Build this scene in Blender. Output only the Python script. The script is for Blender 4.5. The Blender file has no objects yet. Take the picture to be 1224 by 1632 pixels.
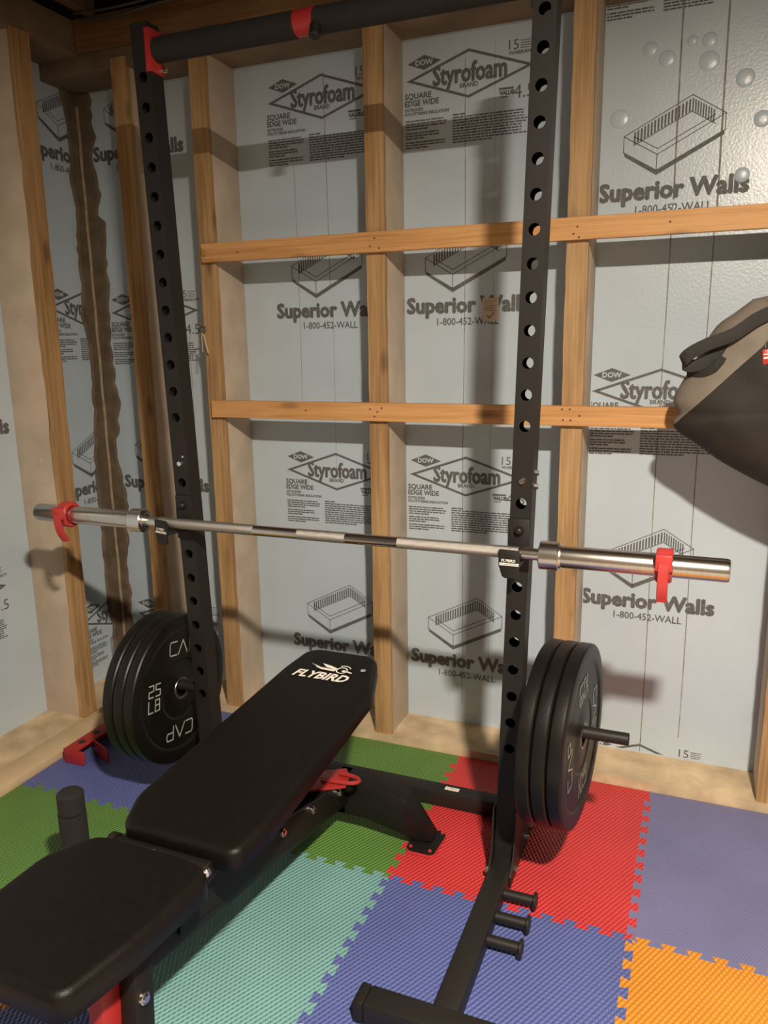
import bpy, bmesh, math, random
from mathutils import Vector, Matrix
from mathutils.geometry import delaunay_2d_cdt
random.seed(7)
S = bpy.context.scene
COL = S.collection
PI = math.pi

# ------------------------------------------------------------------ camera, world, lamp, exposure
cam_d = bpy.data.cameras.new('camera'); cam = bpy.data.objects.new('camera', cam_d); COL.objects.link(cam)
YAW, PITCH, ROLL, FPX = 0.38676, -0.21419, -0.01555, 1243.7
cam_d.sensor_fit = 'AUTO'; cam_d.sensor_width = 36.0; cam_d.lens = FPX * 36.0 / 1632.0
cam_d.clip_start = 0.02
_f = Vector((-math.sin(YAW) * math.cos(PITCH), math.cos(YAW) * math.cos(PITCH), math.sin(PITCH)))
_r = Vector((math.cos(YAW), math.sin(YAW), 0)); _u = _r.cross(_f)
_r2 = _r * math.cos(ROLL) + _u * math.sin(ROLL); _u2 = -_r * math.sin(ROLL) + _u * math.cos(ROLL)
_m = Matrix((_r2, _u2, -_f)).transposed().to_4x4(); _m.translation = Vector((1.53912, -2.31972, 1.36572))
cam.matrix_world = _m
S.camera = cam

world = bpy.data.worlds.new('world'); S.world = world; world.use_nodes = True
bg = world.node_tree.nodes['Background']
bg.inputs[0].default_value = (1.0, 0.80, 0.58, 1); bg.inputs[1].default_value = 0.010

lamp_d = bpy.data.lights.new('ceiling_lamp', 'AREA'); lamp_d.shape = 'DISK'; lamp_d.size = 0.12
lamp_d.energy = 188.0; lamp_d.color = (1.0, 0.85, 0.675)
lamp = bpy.data.objects.new('ceiling_lamp', lamp_d); COL.objects.link(lamp)
lamp.location = (1.962, -2.386, 2.353)

S.view_settings.view_transform = 'Standard'; S.view_settings.look = 'None'
S.view_settings.gamma = 1.0; S.view_settings.use_curve_mapping = False
S.view_settings.exposure = 0.0

# ------------------------------------------------------------------ materials
def new_mat(name):
    m = bpy.data.materials.new(name); m.use_nodes = True
    nt = m.node_tree; b = nt.nodes['Principled BSDF']
    return m, nt, b

def mat(name, col, rough=0.5, metal=0.0, var=0.08, scale=12.0, bump=0.0, bscale=60.0, stretch=(1, 1, 1), spec=0.5, coat=0.0):
    m, nt, b = new_mat(name)
    N, L = nt.nodes, nt.links
    tc = N.new('ShaderNodeTexCoord'); mp = N.new('ShaderNodeMapping'); mp.inputs['Scale'].default_value = stretch
    L.new(tc.outputs['Object'], mp.inputs['Vector'])
    nz = N.new('ShaderNodeTexNoise'); nz.inputs['Scale'].default_value = scale; nz.inputs['Detail'].default_value = 5
    L.new(mp.outputs[0], nz.inputs['Vector'])
    rp = N.new('ShaderNodeValToRGB')
    c0 = [max(0, c * (1 - var * 2)) for c in col]; c1 = [min(1, c * (1 + var * 2)) for c in col]
    rp.color_ramp.elements[0].position = 0.3; rp.color_ramp.elements[1].position = 0.7
    rp.color_ramp.elements[0].color = (*c0, 1); rp.color_ramp.elements[1].color = (*c1, 1)
    L.new(nz.outputs['Fac'], rp.inputs[0]); L.new(rp.outputs[0], b.inputs['Base Color'])
    b.inputs['Roughness'].default_value = rough; b.inputs['Metallic'].default_value = metal
    b.inputs['Specular IOR Level'].default_value = spec
    b.inputs['Coat Weight'].default_value = coat
    if bump > 0:
        n2 = N.new('ShaderNodeTexNoise'); n2.inputs['Scale'].default_value = bscale; n2.inputs['Detail'].default_value = 3
        L.new(mp.outputs[0], n2.inputs['Vector'])
        bp = N.new('ShaderNodeBump'); bp.inputs['Strength'].default_value = bump; bp.inputs['Distance'].default_value = 0.004
        L.new(n2.outputs['Fac'], bp.inputs['Height']); L.new(bp.outputs[0], b.inputs['Normal'])
    return m

def wood(name, light, dark, axis, rough=0.6, ring=1.0, knots=True):
    """pine: fine grain lines running along `axis`, slow tone drift, scattered knots"""
    m, nt, b = new_mat(name); N, L = nt.nodes, nt.links
    tc = N.new('ShaderNodeTexCoord')
    def mapped(k_across, k_along):
        mp = N.new('ShaderNodeMapping'); s = [k_across] * 3; s[axis] = k_along
        mp.inputs['Scale'].default_value = s; L.new(tc.outputs['Object'], mp.inputs['Vector']); return mp
    g = N.new('ShaderNodeTexNoise'); g.inputs['Scale'].default_value = 1.0; g.inputs['Detail'].default_value = 6
    g.inputs['Distortion'].default_value = 0.6
    L.new(mapped(110, 3.5).outputs[0], g.inputs['Vector'])
    d = N.new('ShaderNodeTexNoise'); d.inputs['Scale'].default_value = 1.0; d.inputs['Detail'].default_value = 3
    L.new(mapped(14, 2.2).outputs[0], d.inputs['Vector'])
    mx = N.new('ShaderNodeMix'); mx.data_type = 'FLOAT'; mx.inputs[0].default_value = 0.5
    L.new(g.outputs['Fac'], mx.inputs[2]); L.new(d.outputs['Fac'], mx.inputs[3])
    rp = N.new('ShaderNodeValToRGB'); e = rp.color_ramp.elements
    e[0].position = 0.37; e[0].color = (*dark, 1); e[1].position = 0.60; e[1].color = (*light, 1)
    L.new(mx.outputs[0], rp.inputs[0])
    out = rp.outputs[0]
    if knots:
        v = N.new('ShaderNodeTexVoronoi'); v.inputs['Scale'].default_value = 1.0
        L.new(mapped(13, 4.5).outputs[0], v.inputs['Vector'])
        kr = N.new('ShaderNodeValToRGB'); ke = kr.color_ramp.elements
        ke[0].position = 0.09; ke[0].color = (0.28, 0.25, 0.22, 1); ke[1].position = 0.24; ke[1].color = (1, 1, 1, 1)
        L.new(v.outputs['Distance'], kr.inputs[0])
        mm = N.new('ShaderNodeMix'); mm.data_type = 'RGBA'; mm.blend_type = 'MULTIPLY'; mm.inputs[0].default_value = 0.7
        L.new(out, mm.inputs[6]); L.new(kr.outputs[0], mm.inputs[7]); out = mm.outputs[2]
    L.new(out, b.inputs['Base Color'])
    b.inputs['Roughness'].default_value = rough
    bp = N.new('ShaderNodeBump'); bp.inputs['Strength'].default_value = 0.25; bp.inputs['Distance'].default_value = 0.002
    L.new(g.outputs['Fac'], bp.inputs['Height']); L.new(bp.outputs[0], b.inputs['Normal'])
    return m

def eva(name, col, pitch=0.0057, strength=1.0, rough=0.42):
    """EVA foam mat: staggered raised dots"""
    m, nt, b = new_mat(name); N, L = nt.nodes, nt.links
    tc = N.new('ShaderNodeTexCoord'); sp = N.new('ShaderNodeSeparateXYZ'); L.new(tc.outputs['Object'], sp.inputs[0])
    def sine(o, k):
        a = N.new('ShaderNodeMath'); a.operation = 'MULTIPLY'; a.inputs[1].default_value = k; L.new(o, a.inputs[0])
        s = N.new('ShaderNodeMath'); s.operation = 'SINE'; L.new(a.outputs[0], s.inputs[0]); return s.outputs[0]
    p = N.new('ShaderNodeMath'); p.operation = 'MULTIPLY'
    L.new(sine(sp.outputs[0], PI / pitch), p.inputs[0]); L.new(sine(sp.outputs[1], PI / (pitch * 1.9)), p.inputs[1])
    bp = N.new('ShaderNodeBump'); bp.inputs['Strength'].default_value = strength; bp.inputs['Distance'].default_value = 0.0018
    L.new(p.outputs[0], bp.inputs['Height']); L.new(bp.outputs[0], b.inputs['Normal'])
    nz = N.new('ShaderNodeTexNoise'); nz.inputs['Scale'].default_value = 5; nz.inputs['Detail'].default_value = 6
    L.new(tc.outputs['Object'], nz.inputs['Vector'])
    rp = N.new('ShaderNodeValToRGB'); e = rp.color_ramp.elements
    e[0].position = 0.25; e[0].color = (*[c * 0.9 for c in col], 1); e[1].position = 0.75; e[1].color = (*[min(1, c * 1.1) for c in col], 1)
    L.new(nz.outputs['Fac'], rp.inputs[0]); L.new(rp.outputs[0], b.inputs['Base Color'])
    b.inputs['Roughness'].default_value = rough
    return m

M = {}
M['foam'] = mat('foam_board', (0.495, 0.595, 0.685), rough=0.30, var=0.025, scale=3, bump=0.14, bscale=130, spec=0.7)
M['print'] = mat('printing_ink', (0.115, 0.118, 0.12), rough=0.6, var=0.16, scale=220)
M['score'] = mat('score_line', (0.27, 0.25, 0.21), rough=0.8, var=0.2, scale=30)
M['stud'] = mat('stud_concrete', (0.54, 0.45, 0.355), rough=0.85, var=0.06, scale=9, bump=0.25, bscale=45)
M['nailer'] = wood('nailer_wood', (0.49, 0.31, 0.145), (0.28, 0.155, 0.062), 2)
M['strip'] = wood('furring_wood', (0.66, 0.36, 0.14), (0.46, 0.22, 0.075), 0)
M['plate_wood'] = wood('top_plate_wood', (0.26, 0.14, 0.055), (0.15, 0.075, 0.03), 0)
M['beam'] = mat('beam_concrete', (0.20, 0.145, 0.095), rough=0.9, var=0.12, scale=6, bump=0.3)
M['beam_wall'] = mat('bare_concrete', (0.17, 0.14, 0.11), rough=0.9, var=0.08, scale=4, bump=0.2)
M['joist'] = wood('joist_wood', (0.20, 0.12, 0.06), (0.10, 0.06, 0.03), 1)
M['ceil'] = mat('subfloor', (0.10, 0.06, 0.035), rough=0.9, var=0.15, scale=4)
M['ledge'] = mat('ledge_concrete', (0.58, 0.45, 0.29), rough=0.9, var=0.13, scale=11, bump=0.45, bscale=30)
M['ledge_lip'] = mat('ledge_lip', (0.62, 0.47, 0.29), rough=0.85, var=0.05, scale=9, bump=0.12, bscale=50)
M['floor'] = mat('floor_concrete', (0.35, 0.32, 0.28), rough=0.9, var=0.12, scale=5, bump=0.2)
M['seal'] = mat('sealant', (0.135, 0.10, 0.065), rough=0.8, var=0.12, scale=20, bump=0.4, bscale=30)
M['bead'] = mat('bead', (0.36, 0.28, 0.19), rough=0.7, var=0.1, scale=30, bump=0.4)
M['rack'] = mat('black_powder_coat', (0.0145, 0.0125, 0.0115), rough=0.5, var=0.05, scale=300, bump=0.08, bscale=900, spec=0.35)
M['bench'] = mat('bench_black_paint', (0.0085, 0.0072, 0.0060), rough=0.5, var=0.05, spec=0.25)
M['rackin'] = mat('tube_inside', (0.022, 0.020, 0.019), rough=0.7, var=0.05)
M['black_plastic'] = mat('black_plastic', (0.012, 0.011, 0.010), rough=0.45, var=0.05, spec=0.35)
M['grip'] = mat('foam_grip', (0.010, 0.009, 0.008), rough=0.9, var=0.1, scale=60, bump=0.2, bscale=300)
M['red_metal'] = mat('red_powder_coat', (0.34, 0.020, 0.020), rough=0.45, var=0.05)
M['red_plastic'] = mat('red_plastic', (0.46, 0.040, 0.038), rough=0.4, var=0.04)
M['chrome'] = mat('chrome_steel', (0.66, 0.64, 0.62), rough=0.24, metal=1.0, var=0.03, scale=20)
M['sleeve'] = mat('brushed_sleeve', (0.60, 0.57, 0.54), rough=0.24, metal=1.0, var=0.04, scale=1, stretch=(400, 30, 30))
M['knurl'] = mat('knurled_steel', (0.50, 0.48, 0.46), rough=0.42, metal=1.0, var=0.08, scale=900, bump=0.5, bscale=900)
M['bolt'] = mat('zinc_bolt', (0.75, 0.73, 0.70), rough=0.18, metal=1.0, var=0.03)
M['rubber'] = mat('plate_rubber', (0.0062, 0.0055, 0.0050), rough=0.40, var=0.12, scale=25, bump=0.05, bscale=200, spec=0.3)
M['hub'] = mat('plate_hub', (0.20, 0.19, 0.18), rough=0.35, metal=1.0, var=0.05)
M['plate_print'] = mat('plate_lettering', (0.36, 0.41, 0.37), rough=0.35, var=0.05)
M['vinyl'] = mat('black_vinyl', (0.0052, 0.0043, 0.0036), rough=0.44, var=0.08, scale=60, bump=0.16, bscale=420, spec=0.2)
M['white_print'] = mat('white_print', (0.82, 0.80, 0.74), rough=0.5, var=0.02)
M['sticker'] = mat('paper_label', (0.80, 0.78, 0.70), rough=0.6, var=0.03)
M['tag'] = mat('kraft_tag', (0.56, 0.46, 0.36), rough=0.8, var=0.05)
M['tagink'] = mat('tag_ink', (0.22, 0.15, 0.11), rough=0.8, var=0.1)
M['bagblack'] = mat('bag_black_nylon', (0.019, 0.0155, 0.0125), rough=0.7, var=0.1, scale=18, bump=0.4, bscale=500)
M['baggrey'] = mat('bag_grey_nylon', (0.215, 0.185, 0.155), rough=0.75, var=0.06, scale=18, bump=0.4, bscale=500)
M['webbing'] = mat('black_webbing', (0.030, 0.029, 0.027), rough=0.8, var=0.1, scale=200, bump=0.4, bscale=700)
M['cable'] = mat('cable_jacket', (0.05, 0.045, 0.04), rough=0.5, var=0.05)
M['key'] = mat('key_brass', (0.80, 0.70, 0.45), rough=0.2, metal=0.4, var=0.03)
M['nail'] = mat('nail_head', (0.06, 0.04, 0.03), rough=0.6, var=0.1)
M['mat_red'] = eva('eva_red', (0.60, 0.045, 0.050))
M['mat_green'] = eva('eva_green', (0.105, 0.235, 0.050))
M['mat_teal'] = eva('eva_teal', (0.175, 0.37, 0.375))
M['mat_blue'] = eva('eva_blue', (0.105, 0.135, 0.37))
M['mat_purple'] = eva('eva_purple', (0.160, 0.165, 0.32), pitch=0.0035, strength=0.35, rough=0.5)
M['mat_orange'] = eva('eva_orange', (0.70, 0.27, 0.030))

# ------------------------------------------------------------------ mesh helpers
def link(name, bm, m, parent=None, smooth=True, angle=35, recalc=True, second=None):
    if recalc: bmesh.ops.recalc_face_normals(bm, faces=bm.faces)
    me = bpy.data.meshes.new(name); bm.to_mesh(me); bm.free()
    if m: me.materials.append(M[m] if isinstance(m, str) else m)
    if second: me.materials.append(M[second])
    if smooth:
        for p in me.polygons: p.use_smooth = True
        me.set_sharp_from_angle(angle=math.radians(angle))
    o = bpy.data.objects.new(name, me); COL.objects.link(o)
    if parent is not None:
        o.parent = parent
        o.matrix_parent_inverse = world_of(parent).inverted()
    return o

def world_of(o):
    m = Matrix.LocRotScale(o.location, o.rotation_euler, o.scale)
    if o.parent is not None: m = world_of(o.parent) @ o.matrix_parent_inverse @ m
    return m

def thing(name, label, cat, loc=(0, 0, 0), group=None):
    o = bpy.data.objects.new(name, None); COL.objects.link(o); o.location = loc
    o.empty_display_size = 0.05
    return tag(o, label, cat, group)

def tag(o, label, cat, group=None):
    o['label'] = label; o['category'] = cat
    if group: o['group'] = group
    return o

def struct(o):
    o['kind'] = 'structure'; return o

def nb(): return bmesh.new()

def merge(dst, src, mtx=None):
    if mtx is not None: bmesh.ops.transform(src, matrix=mtx, verts=src.verts)
    tmp = bpy.data.meshes.new('tmp'); src.to_mesh(tmp); src.free(); dst.from_mesh(tmp); bpy.data.meshes.remove(tmp)

def box(bm, x0, x1, y0, y1, z0, z1, bev=0.0, seg=2, mtx=None):
    b = nb(); bmesh.ops.create_cube(b, size=1)
    for v in b.verts:
        v.co = Vector((x0 + (v.co.x + .5) * (x1 - x0), y0 + (v.co.y + .5) * (y1 - y0), z0 + (v.co.z + .5) * (z1 - z0)))
    if bev > 0: bmesh.ops.bevel(b, geom=list(b.edges), offset=bev, segments=seg, affect='EDGES', profile=0.5)
    merge(bm, b, mtx)

def frame(p0, p1):
    p0, p1 = Vector(p0), Vector(p1); d = (p1 - p0); z = d.normalized()
    a = Vector((0, 0, 1)) if abs(z.z) < 0.95 else Vector((1, 0, 0))
    x = a.cross(z).normalized(); y = z.cross(x)
    m = Matrix((x, y, z)).transposed().to_4x4(); m.translation = p0
    return m, d.length

def cyl(bm, p0, p1, r, seg=24, r1=None, bev=0.0):
    m, l = frame(p0, p1); r1 = r if r1 is None else r1
    prof = [(0, 0), (r - bev, 0), (r, bev), (r1, l - bev), (r1 - bev, l), (0, l)] if bev > 0 else [(0, 0), (r, 0), (r1, l), (0, l)]
    lathe(bm, prof, m, seg)

def lathe(bm, prof, mtx, seg=48, closed=False):
    """profile of (radius, height) turned about local z"""
    b = nb(); rings = []
    for r, h in prof:
        if r <= 1e-7: rings.append([b.verts.new((0, 0, h))])
        else: rings.append([b.verts.new((r * math.cos(2 * PI * i / seg), r * math.sin(2 * PI * i / seg), h)) for i in range(seg)])
    prs = list(zip(rings, rings[1:])) + ([(rings[-1], rings[0])] if closed else [])
    for a, c in prs:
        for i in range(seg):
            j = (i + 1) % seg
            f = [a[i % len(a)], a[j % len(a)], c[j % len(c)], c[i % len(c)]]
            u = []
            for v in f:
                if v not in u: u.append(v)
            if len(u) > 2: b.faces.new(u)
    merge(bm, b, mtx)

def prism(bm, poly, mtx, depth, bev=0.0):
    """2-D outline (local xy) extruded along local z by depth"""
    b = nb(); lo = [b.verts.new((x, y, 0)) for x, y in poly]; hi = [b.verts.new((x, y, depth)) for x, y in poly]
    n = len(poly)
    b.faces.new(lo[::-1]); b.faces.new(hi)
    for i in range(n): b.faces.new([lo[i], lo[(i + 1) % n], hi[(i + 1) % n], hi[i]])
    bmesh.ops.recalc_face_normals(b, faces=b.faces)
    if bev > 0: bmesh.ops.bevel(b, geom=[e for e in b.edges if e.calc_face_angle(0) > 0.5], offset=bev, segments=2, affect='EDGES', profile=0.5)
    merge(bm, b, mtx)

def tube(bm, pts, r, seg=10, flat=None):
    """round (or flat = (half width, half thickness, width axis)) section swept along pts"""
    b = nb(); pts = [Vector(p) for p in pts]; rings = []; prev = None
    for i, p in enumerate(pts):
        t = (pts[min(i + 1, len(pts) - 1)] - pts[max(i - 1, 0)]).normalized()
        if flat:
            w = Vector(flat[2]); w = (w - t * w.dot(t)).normalized(); n = t.cross(w)
            hw, ht = flat[0], flat[1]
            ring = [p + w * (hw * a) + n * (ht * c) for a, c in ((-1, -.6), (-.9, -1), (.9, -1), (1, -.6), (1, .6), (.9, 1), (-.9, 1), (-1, .6))]
        else:
            if prev is None:
                a = Vector((0, 0, 1)) if abs(t.z) < 0.9 else Vector((1, 0, 0)); n = a.cross(t).normalized()
            else: n = (prev - t * prev.dot(t)).normalized()
            prev = n; c = t.cross(n)
            ring = [p + (n * math.cos(2 * PI * k / seg) + c * math.sin(2 * PI * k / seg)) * r for k in range(seg)]
        rings.append([b.verts.new(v) for v in ring])
    for a, c in zip(rings, rings[1:]):
        for k in range(len(a)): b.faces.new([a[k], a[(k + 1) % len(a)], c[(k + 1) % len(a)], c[k]])
    b.faces.new(rings[0][::-1]); b.faces.new(rings[-1])
    merge(bm, b)

def smooth_path(ctrl, n=8):
    """Catmull-Rom through control points"""
    P = [Vector(p) for p in ctrl]; P = [P[0] * 2 - P[1]] + P + [P[-1] * 2 - P[-2]]; out = []
    for i in range(1, len(P) - 2):
        for k in range(n):
            t = k / n
            out.append(0.5 * ((2 * P[i]) + (P[i + 1] - P[i - 1]) * t + (2 * P[i - 1] - 5 * P[i] + 4 * P[i + 1] - P[i + 2]) * t * t + (3 * P[i] - P[i - 1] - 3 * P[i + 1] + P[i + 2]) * t ** 3))
    out.append(P[-2]); return out

def rot_to(origin, ex, ey):
    ex, ey = Vector(ex).normalized(), Vector(ey).normalized(); ez = ex.cross(ey).normalized(); ey = ez.cross(ex)
    m = Matrix((ex, ey, ez)).transposed().to_4x4(); m.translation = Vector(origin); return m

CAPH = 0.72
def text_bm(body, width=None, height=0.03, bold=0.0, shear=0.0, align='LEFT', spacing=1.0):
    """flat lettering in local xy: baseline at y=0, left at x=0, scaled to cap height and width"""
    c = bpy.data.curves.new('lettering', 'FONT'); c.body = body; c.size = 1.0; c.offset = bold; c.shear = shear
    c.space_character = spacing; c.resolution_u = 2
    o = bpy.data.objects.new('lettering', c); COL.objects.link(o)
    bpy.context.view_layer.update()
    dg = bpy.context.evaluated_depsgraph_get()
    me = bpy.data.meshes.new_from_object(o.evaluated_get(dg))
    bpy.data.objects.remove(o); bpy.data.curves.remove(c)
    b = nb(); b.from_mesh(me); bpy.data.meshes.remove(me)
    x0 = min(v.co.x for v in b.verts); x1 = max(v.co.x for v in b.verts)
    s = height / CAPH
    sx = s if width is None else width / (x1 - x0)
    off = {'LEFT': x0, 'CENTER': (x0 + x1) / 2}[align]
    for v in b.verts: v.co = Vector(((v.co.x - off) * sx, v.co.y * s, 0))
    return b

def put_text(bm, mtx, x, y, *a, thick=0.0, idx=0, lift=0.0, **k):
    b = text_bm(*a, **k)
    for f in b.faces: f.material_index = idx
    if thick <= 0: merge(bm, b, mtx @ Matrix.Translation((x, y, lift))); return
    me = bpy.data.meshes.new('tmp'); b.to_mesh(me); b.free()
    for n in range(9):                       # heavier strokes: nine shifted outlines, each a hair above the last
        c = nb(); c.from_mesh(me); t = 2 * PI * n / 8; r = thick if n < 8 else 0
        merge(bm, c, mtx @ Matrix.Translation((x + r * math.cos(t), y + r * math.sin(t), lift + n * 2.5e-5)))
    bpy.data.meshes.remove(me)

def poly2(bm, mtx, pts):
    b = nb(); b.faces.new([b.verts.new((x, y, 0)) for x, y in pts]); merge(bm, b, mtx)

def line2(bm, mtx, a, c, w):
    a, c = Vector((*a, 0)), Vector((*c, 0)); n = (c - a).normalized(); n = Vector((-n.y, n.x, 0)) * w / 2
    e = (c - a).normalized() * w * 0.4
    poly2(bm, mtx, [(a - e - n)[:2], (c + e - n)[:2], (c + e + n)[:2], (a - e + n)[:2]])

_b = text_bm('H', None, 0.72); CAPH = max(v.co.y for v in _b.verts); _b.free()

# ------------------------------------------------------------------ printed graphics on the foam board
def diamond_outline(bm, mtx, w, h, t):
    L, T, R, B = (0, 0), (w / 2, h), (w, 0), (w / 2, -h)
    o = [L, T, R, B]
    k = t / (h / math.hypot(w / 2, h)) / 1.0
    i = [(L[0] + k, 0), (T[0], h - k * h / (w / 2)), (R[0] - k, 0), (B[0], -h + k * h / (w / 2))]
    for a in range(4):
        c = (a + 1) % 4; poly2(bm, mtx, [o[a], o[c], i[c], i[a]])

def styro_print(mtx):
    b = nb(); r = random.Random(3)
    diamond_outline(b, mtx, 0.40, 0.068, 0.0075)
    # little emblem: solid diamond with the name left open (drawn as four bands round the letters)
    dx, dy = 0.004, 0.0485
    poly2(b, mtx, [(dx, dy), (dx + 0.0545, dy - 0.021), (dx + 0.109, dy), (dx + 0.0545, dy + 0.021)])
    put_text(b, mtx, dx + 0.027, dy - 0.0068, 'DOW', 0.055, 0.0145, thick=0.0008, idx=1, lift=0.00025)
    put_text(b, mtx, 0.088, -0.021, 'Styrofoam', 0.228, 0.052, thick=0.0026)
    put_text(b, mtx, 0.173, -0.0375, 'BRAND', 0.056, 0.0125, thick=0.0005)
    put_text(b, mtx, -0.005, -0.051, 'SQUARE', 0.086, 0.016, thick=0.0008)
    put_text(b, mtx, -0.005, -0.0715, 'EDGE WIDE', 0.110, 0.016, thick=0.0008)
    put_text(b, mtx, -0.005, -0.0865, 'EXTRUDED', 0.060, 0.0085, thick=0.0004)
    put_text(b, mtx, -0.005, -0.0985, 'POLYSTYRENE INSULATION', 0.142, 0.0085, thick=0.0004)
    def para(x, y, w, n, lh):
        for i in range(n):
            ww = w * (1 if i < n - 1 else 0.55) * r.uniform(0.9, 1.0); X = x
            while X < x + ww:
                e = min(x + ww, X + r.uniform(0.006, 0.022)); yy = y - i * lh
                poly2(b, mtx, [(X, yy), (e, yy), (e, yy + lh * 0.55), (X, yy + lh * 0.55)]); X = e + 0.0022
    para(-0.004, -0.117, 0.135, 4, 0.0078); para(-0.004, -0.152, 0.115, 3, 0.0078); para(-0.004, -0.179, 0.135, 3, 0.0078)
    para(0.150, -0.113, 0.080, 1, 0.0078); para(0.150, -0.121, 0.232, 10, 0.0078)
    put_text(b, mtx, 0.322, 0.046, '15', 0.030, 0.026)
    for k in range(4): line2(b, mtx, (0.358, 0.048 + k * 0.0065), (0.385 + 0.004 * (k % 2), 0.048 + k * 0.0065), 0.002)
    put_text(b, mtx, 0.322, 0.033, 'WARRANTY', 0.085, 0.009, thick=0.0004)
    put_text(b, mtx, 0.296, -0.073, 'VALUE', 0.044, 0.011, thick=0.0012)
    line2(b, mtx, (0.296, -0.056), (0.336, -0.056), 0.006); line2(b, mtx, (0.300, -0.079), (0.320, -0.079), 0.003)
    put_text(b, mtx, 0.338, -0.086, '4.5', 0.062, 0.036)
    return b

def superior_print(mtx):
    b = nb()
    put_text(b, mtx, 0, 0, 'Superior Walls', 0.397, 0.046, thick=0.0034)
    put_text(b, mtx, 0.102, -0.040, '1-800-452-WALL', 0.205, 0.022, thick=0.0004)
    # open box drawing
    w = 0.0022
    L1, L0 = (0.062, 0.172), (0.062, 0.130)
    F1, F0 = (0.154, 0.117), (0.154, 0.075)
    R1, R0 = (0.328, 0.206), (0.328, 0.164)
    T1 = (0.240, 0.262)
    i = lambda p, q, t: (p[0] + (q[0] - p[0]) * t, p[1] + (q[1] - p[1]) * t)
    c = ((L1[0] + R1[0]) / 2, (L1[1] + R1[1]) / 2)
    for a, d in ((L1, F1), (F1, R1), (L1, T1), (T1, R1), (L1, L0), (F1, F0), (R1, R0), (L0, F0), (F0, R0)): line2(b, mtx, a, d, w)
    iL, iF, iR, iT = (0.089, 0.170), (0.155, 0.132), (0.302, 0.206), (0.240, 0.244)
    for a, d in ((iL, iF), (iF, iR)): line2(b, mtx, a, d, w)
    # hatch on the far inner walls
    fl = lambda p: (p[0], p[1] - 0.030)
    for a, d, n in ((iL, iT, 17), (iT, iR, 9)):
        for k in range(n):
            p, q = i(a, d, k / n), i(a, d, (k + 0.55) / n)
            s = 0.022
            poly2(b, mtx, [(p[0], p[1] - s), (q[0], q[1] - s), (q[0], q[1] + 0.010), (p[0], p[1] + 0.010)])
        line2(b, mtx, (a[0], a[1] - 0.024), (d[0], d[1] - 0.024), w)
    # ground shade of the drawing
    poly2(b, mtx, [(0.062, 0.128), (0.066, 0.118), (0.154, 0.062), (0.326, 0.152), (0.326, 0.162), (0.154, 0.0735)])
    return b

def clip(b, axis, lo, hi, zlo=0.03, zhi=2.272):
    for ax, v, s in ((axis, lo, -1), (axis, hi, 1), (2, zlo, -1), (2, zhi, 1)):
        co = Vector((0, 0, 0)); co[ax] = v; no = Vector((0, 0, 0)); no[ax] = s
        bmesh.ops.bisect_plane(b, geom=list(b.verts) + list(b.edges) + list(b.faces), plane_co=co, plane_no=no, clear_outer=True)
    return b

# ------------------------------------------------------------------ the setting
D = 0.1756            # cavity depth: stud front at y=0, foam at y=D
SP = 0.6096
XS, XF = -0.5056, -0.6812      # left wall: stud front, foam face
ZS = 2.275

b = nb(); box(b, -1.2, 4.2, -4.2, 0.6, -0.10, -0.0125); floor = struct(link('floor', b, 'floor'))
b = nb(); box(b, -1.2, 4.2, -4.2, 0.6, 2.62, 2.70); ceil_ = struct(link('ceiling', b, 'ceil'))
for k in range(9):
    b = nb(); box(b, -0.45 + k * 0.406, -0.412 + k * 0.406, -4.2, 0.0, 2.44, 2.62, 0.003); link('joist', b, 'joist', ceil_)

b = nb(); box(b, XF, 3.4, D, D + 0.06, 0.0, ZS + 0.1); wall_back = struct(link('wall_back', b, 'foam'))
b = nb(); box(b, XF - 0.06, XF, -3.2, D + 0.06, 0.0, ZS + 0.1); wall_left = struct(link('wall_left', b, 'foam'))

def stud_back(x0, x1):
    b = nb(); box(b, x0 + 0.001, x1 - 0.001, 0.018, D + 0.004, 0.02, ZS + 0.03, 0.003); s = link('stud', b, 'stud', wall_back)
    # wooden face of the stud, slightly ragged
    n = nb(); N = 40
    zs = [0.022 + (ZS + 0.03 - 0.022) * k / N for k in range(N + 1)]
    rows = []
    for z in zs:
        a = random.uniform(-0.0012, 0.0012); c = random.uniform(-0.0015, 0.0015)
        rows.append([n.verts.new(v) for v in ((x0 + a, 0, z), (x1 + c, 0, z), (x1 + c, 0.0178, z), (x0 + a, 0.0178, z))])
    for p, q in zip(rows, rows[1:]):
        for k in range(4): n.faces.new([p[k], p[(k + 1) % 4], q[(k + 1) % 4], q[k]])
    n.faces.new(rows[0]); n.faces.new(rows[-1])
    link('nailer', n, 'nailer', s); return s

for x0, x1 in ((-0.3674, -0.3046), (-0.0603, 0.0), (SP - 0.0603, SP), (2 * SP - 0.0603, 2 * SP), (3 * SP - 0.0650, 3 * SP), (4 * SP - 0.06, 4 * SP)):
    stud_back(x0, x1)

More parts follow.
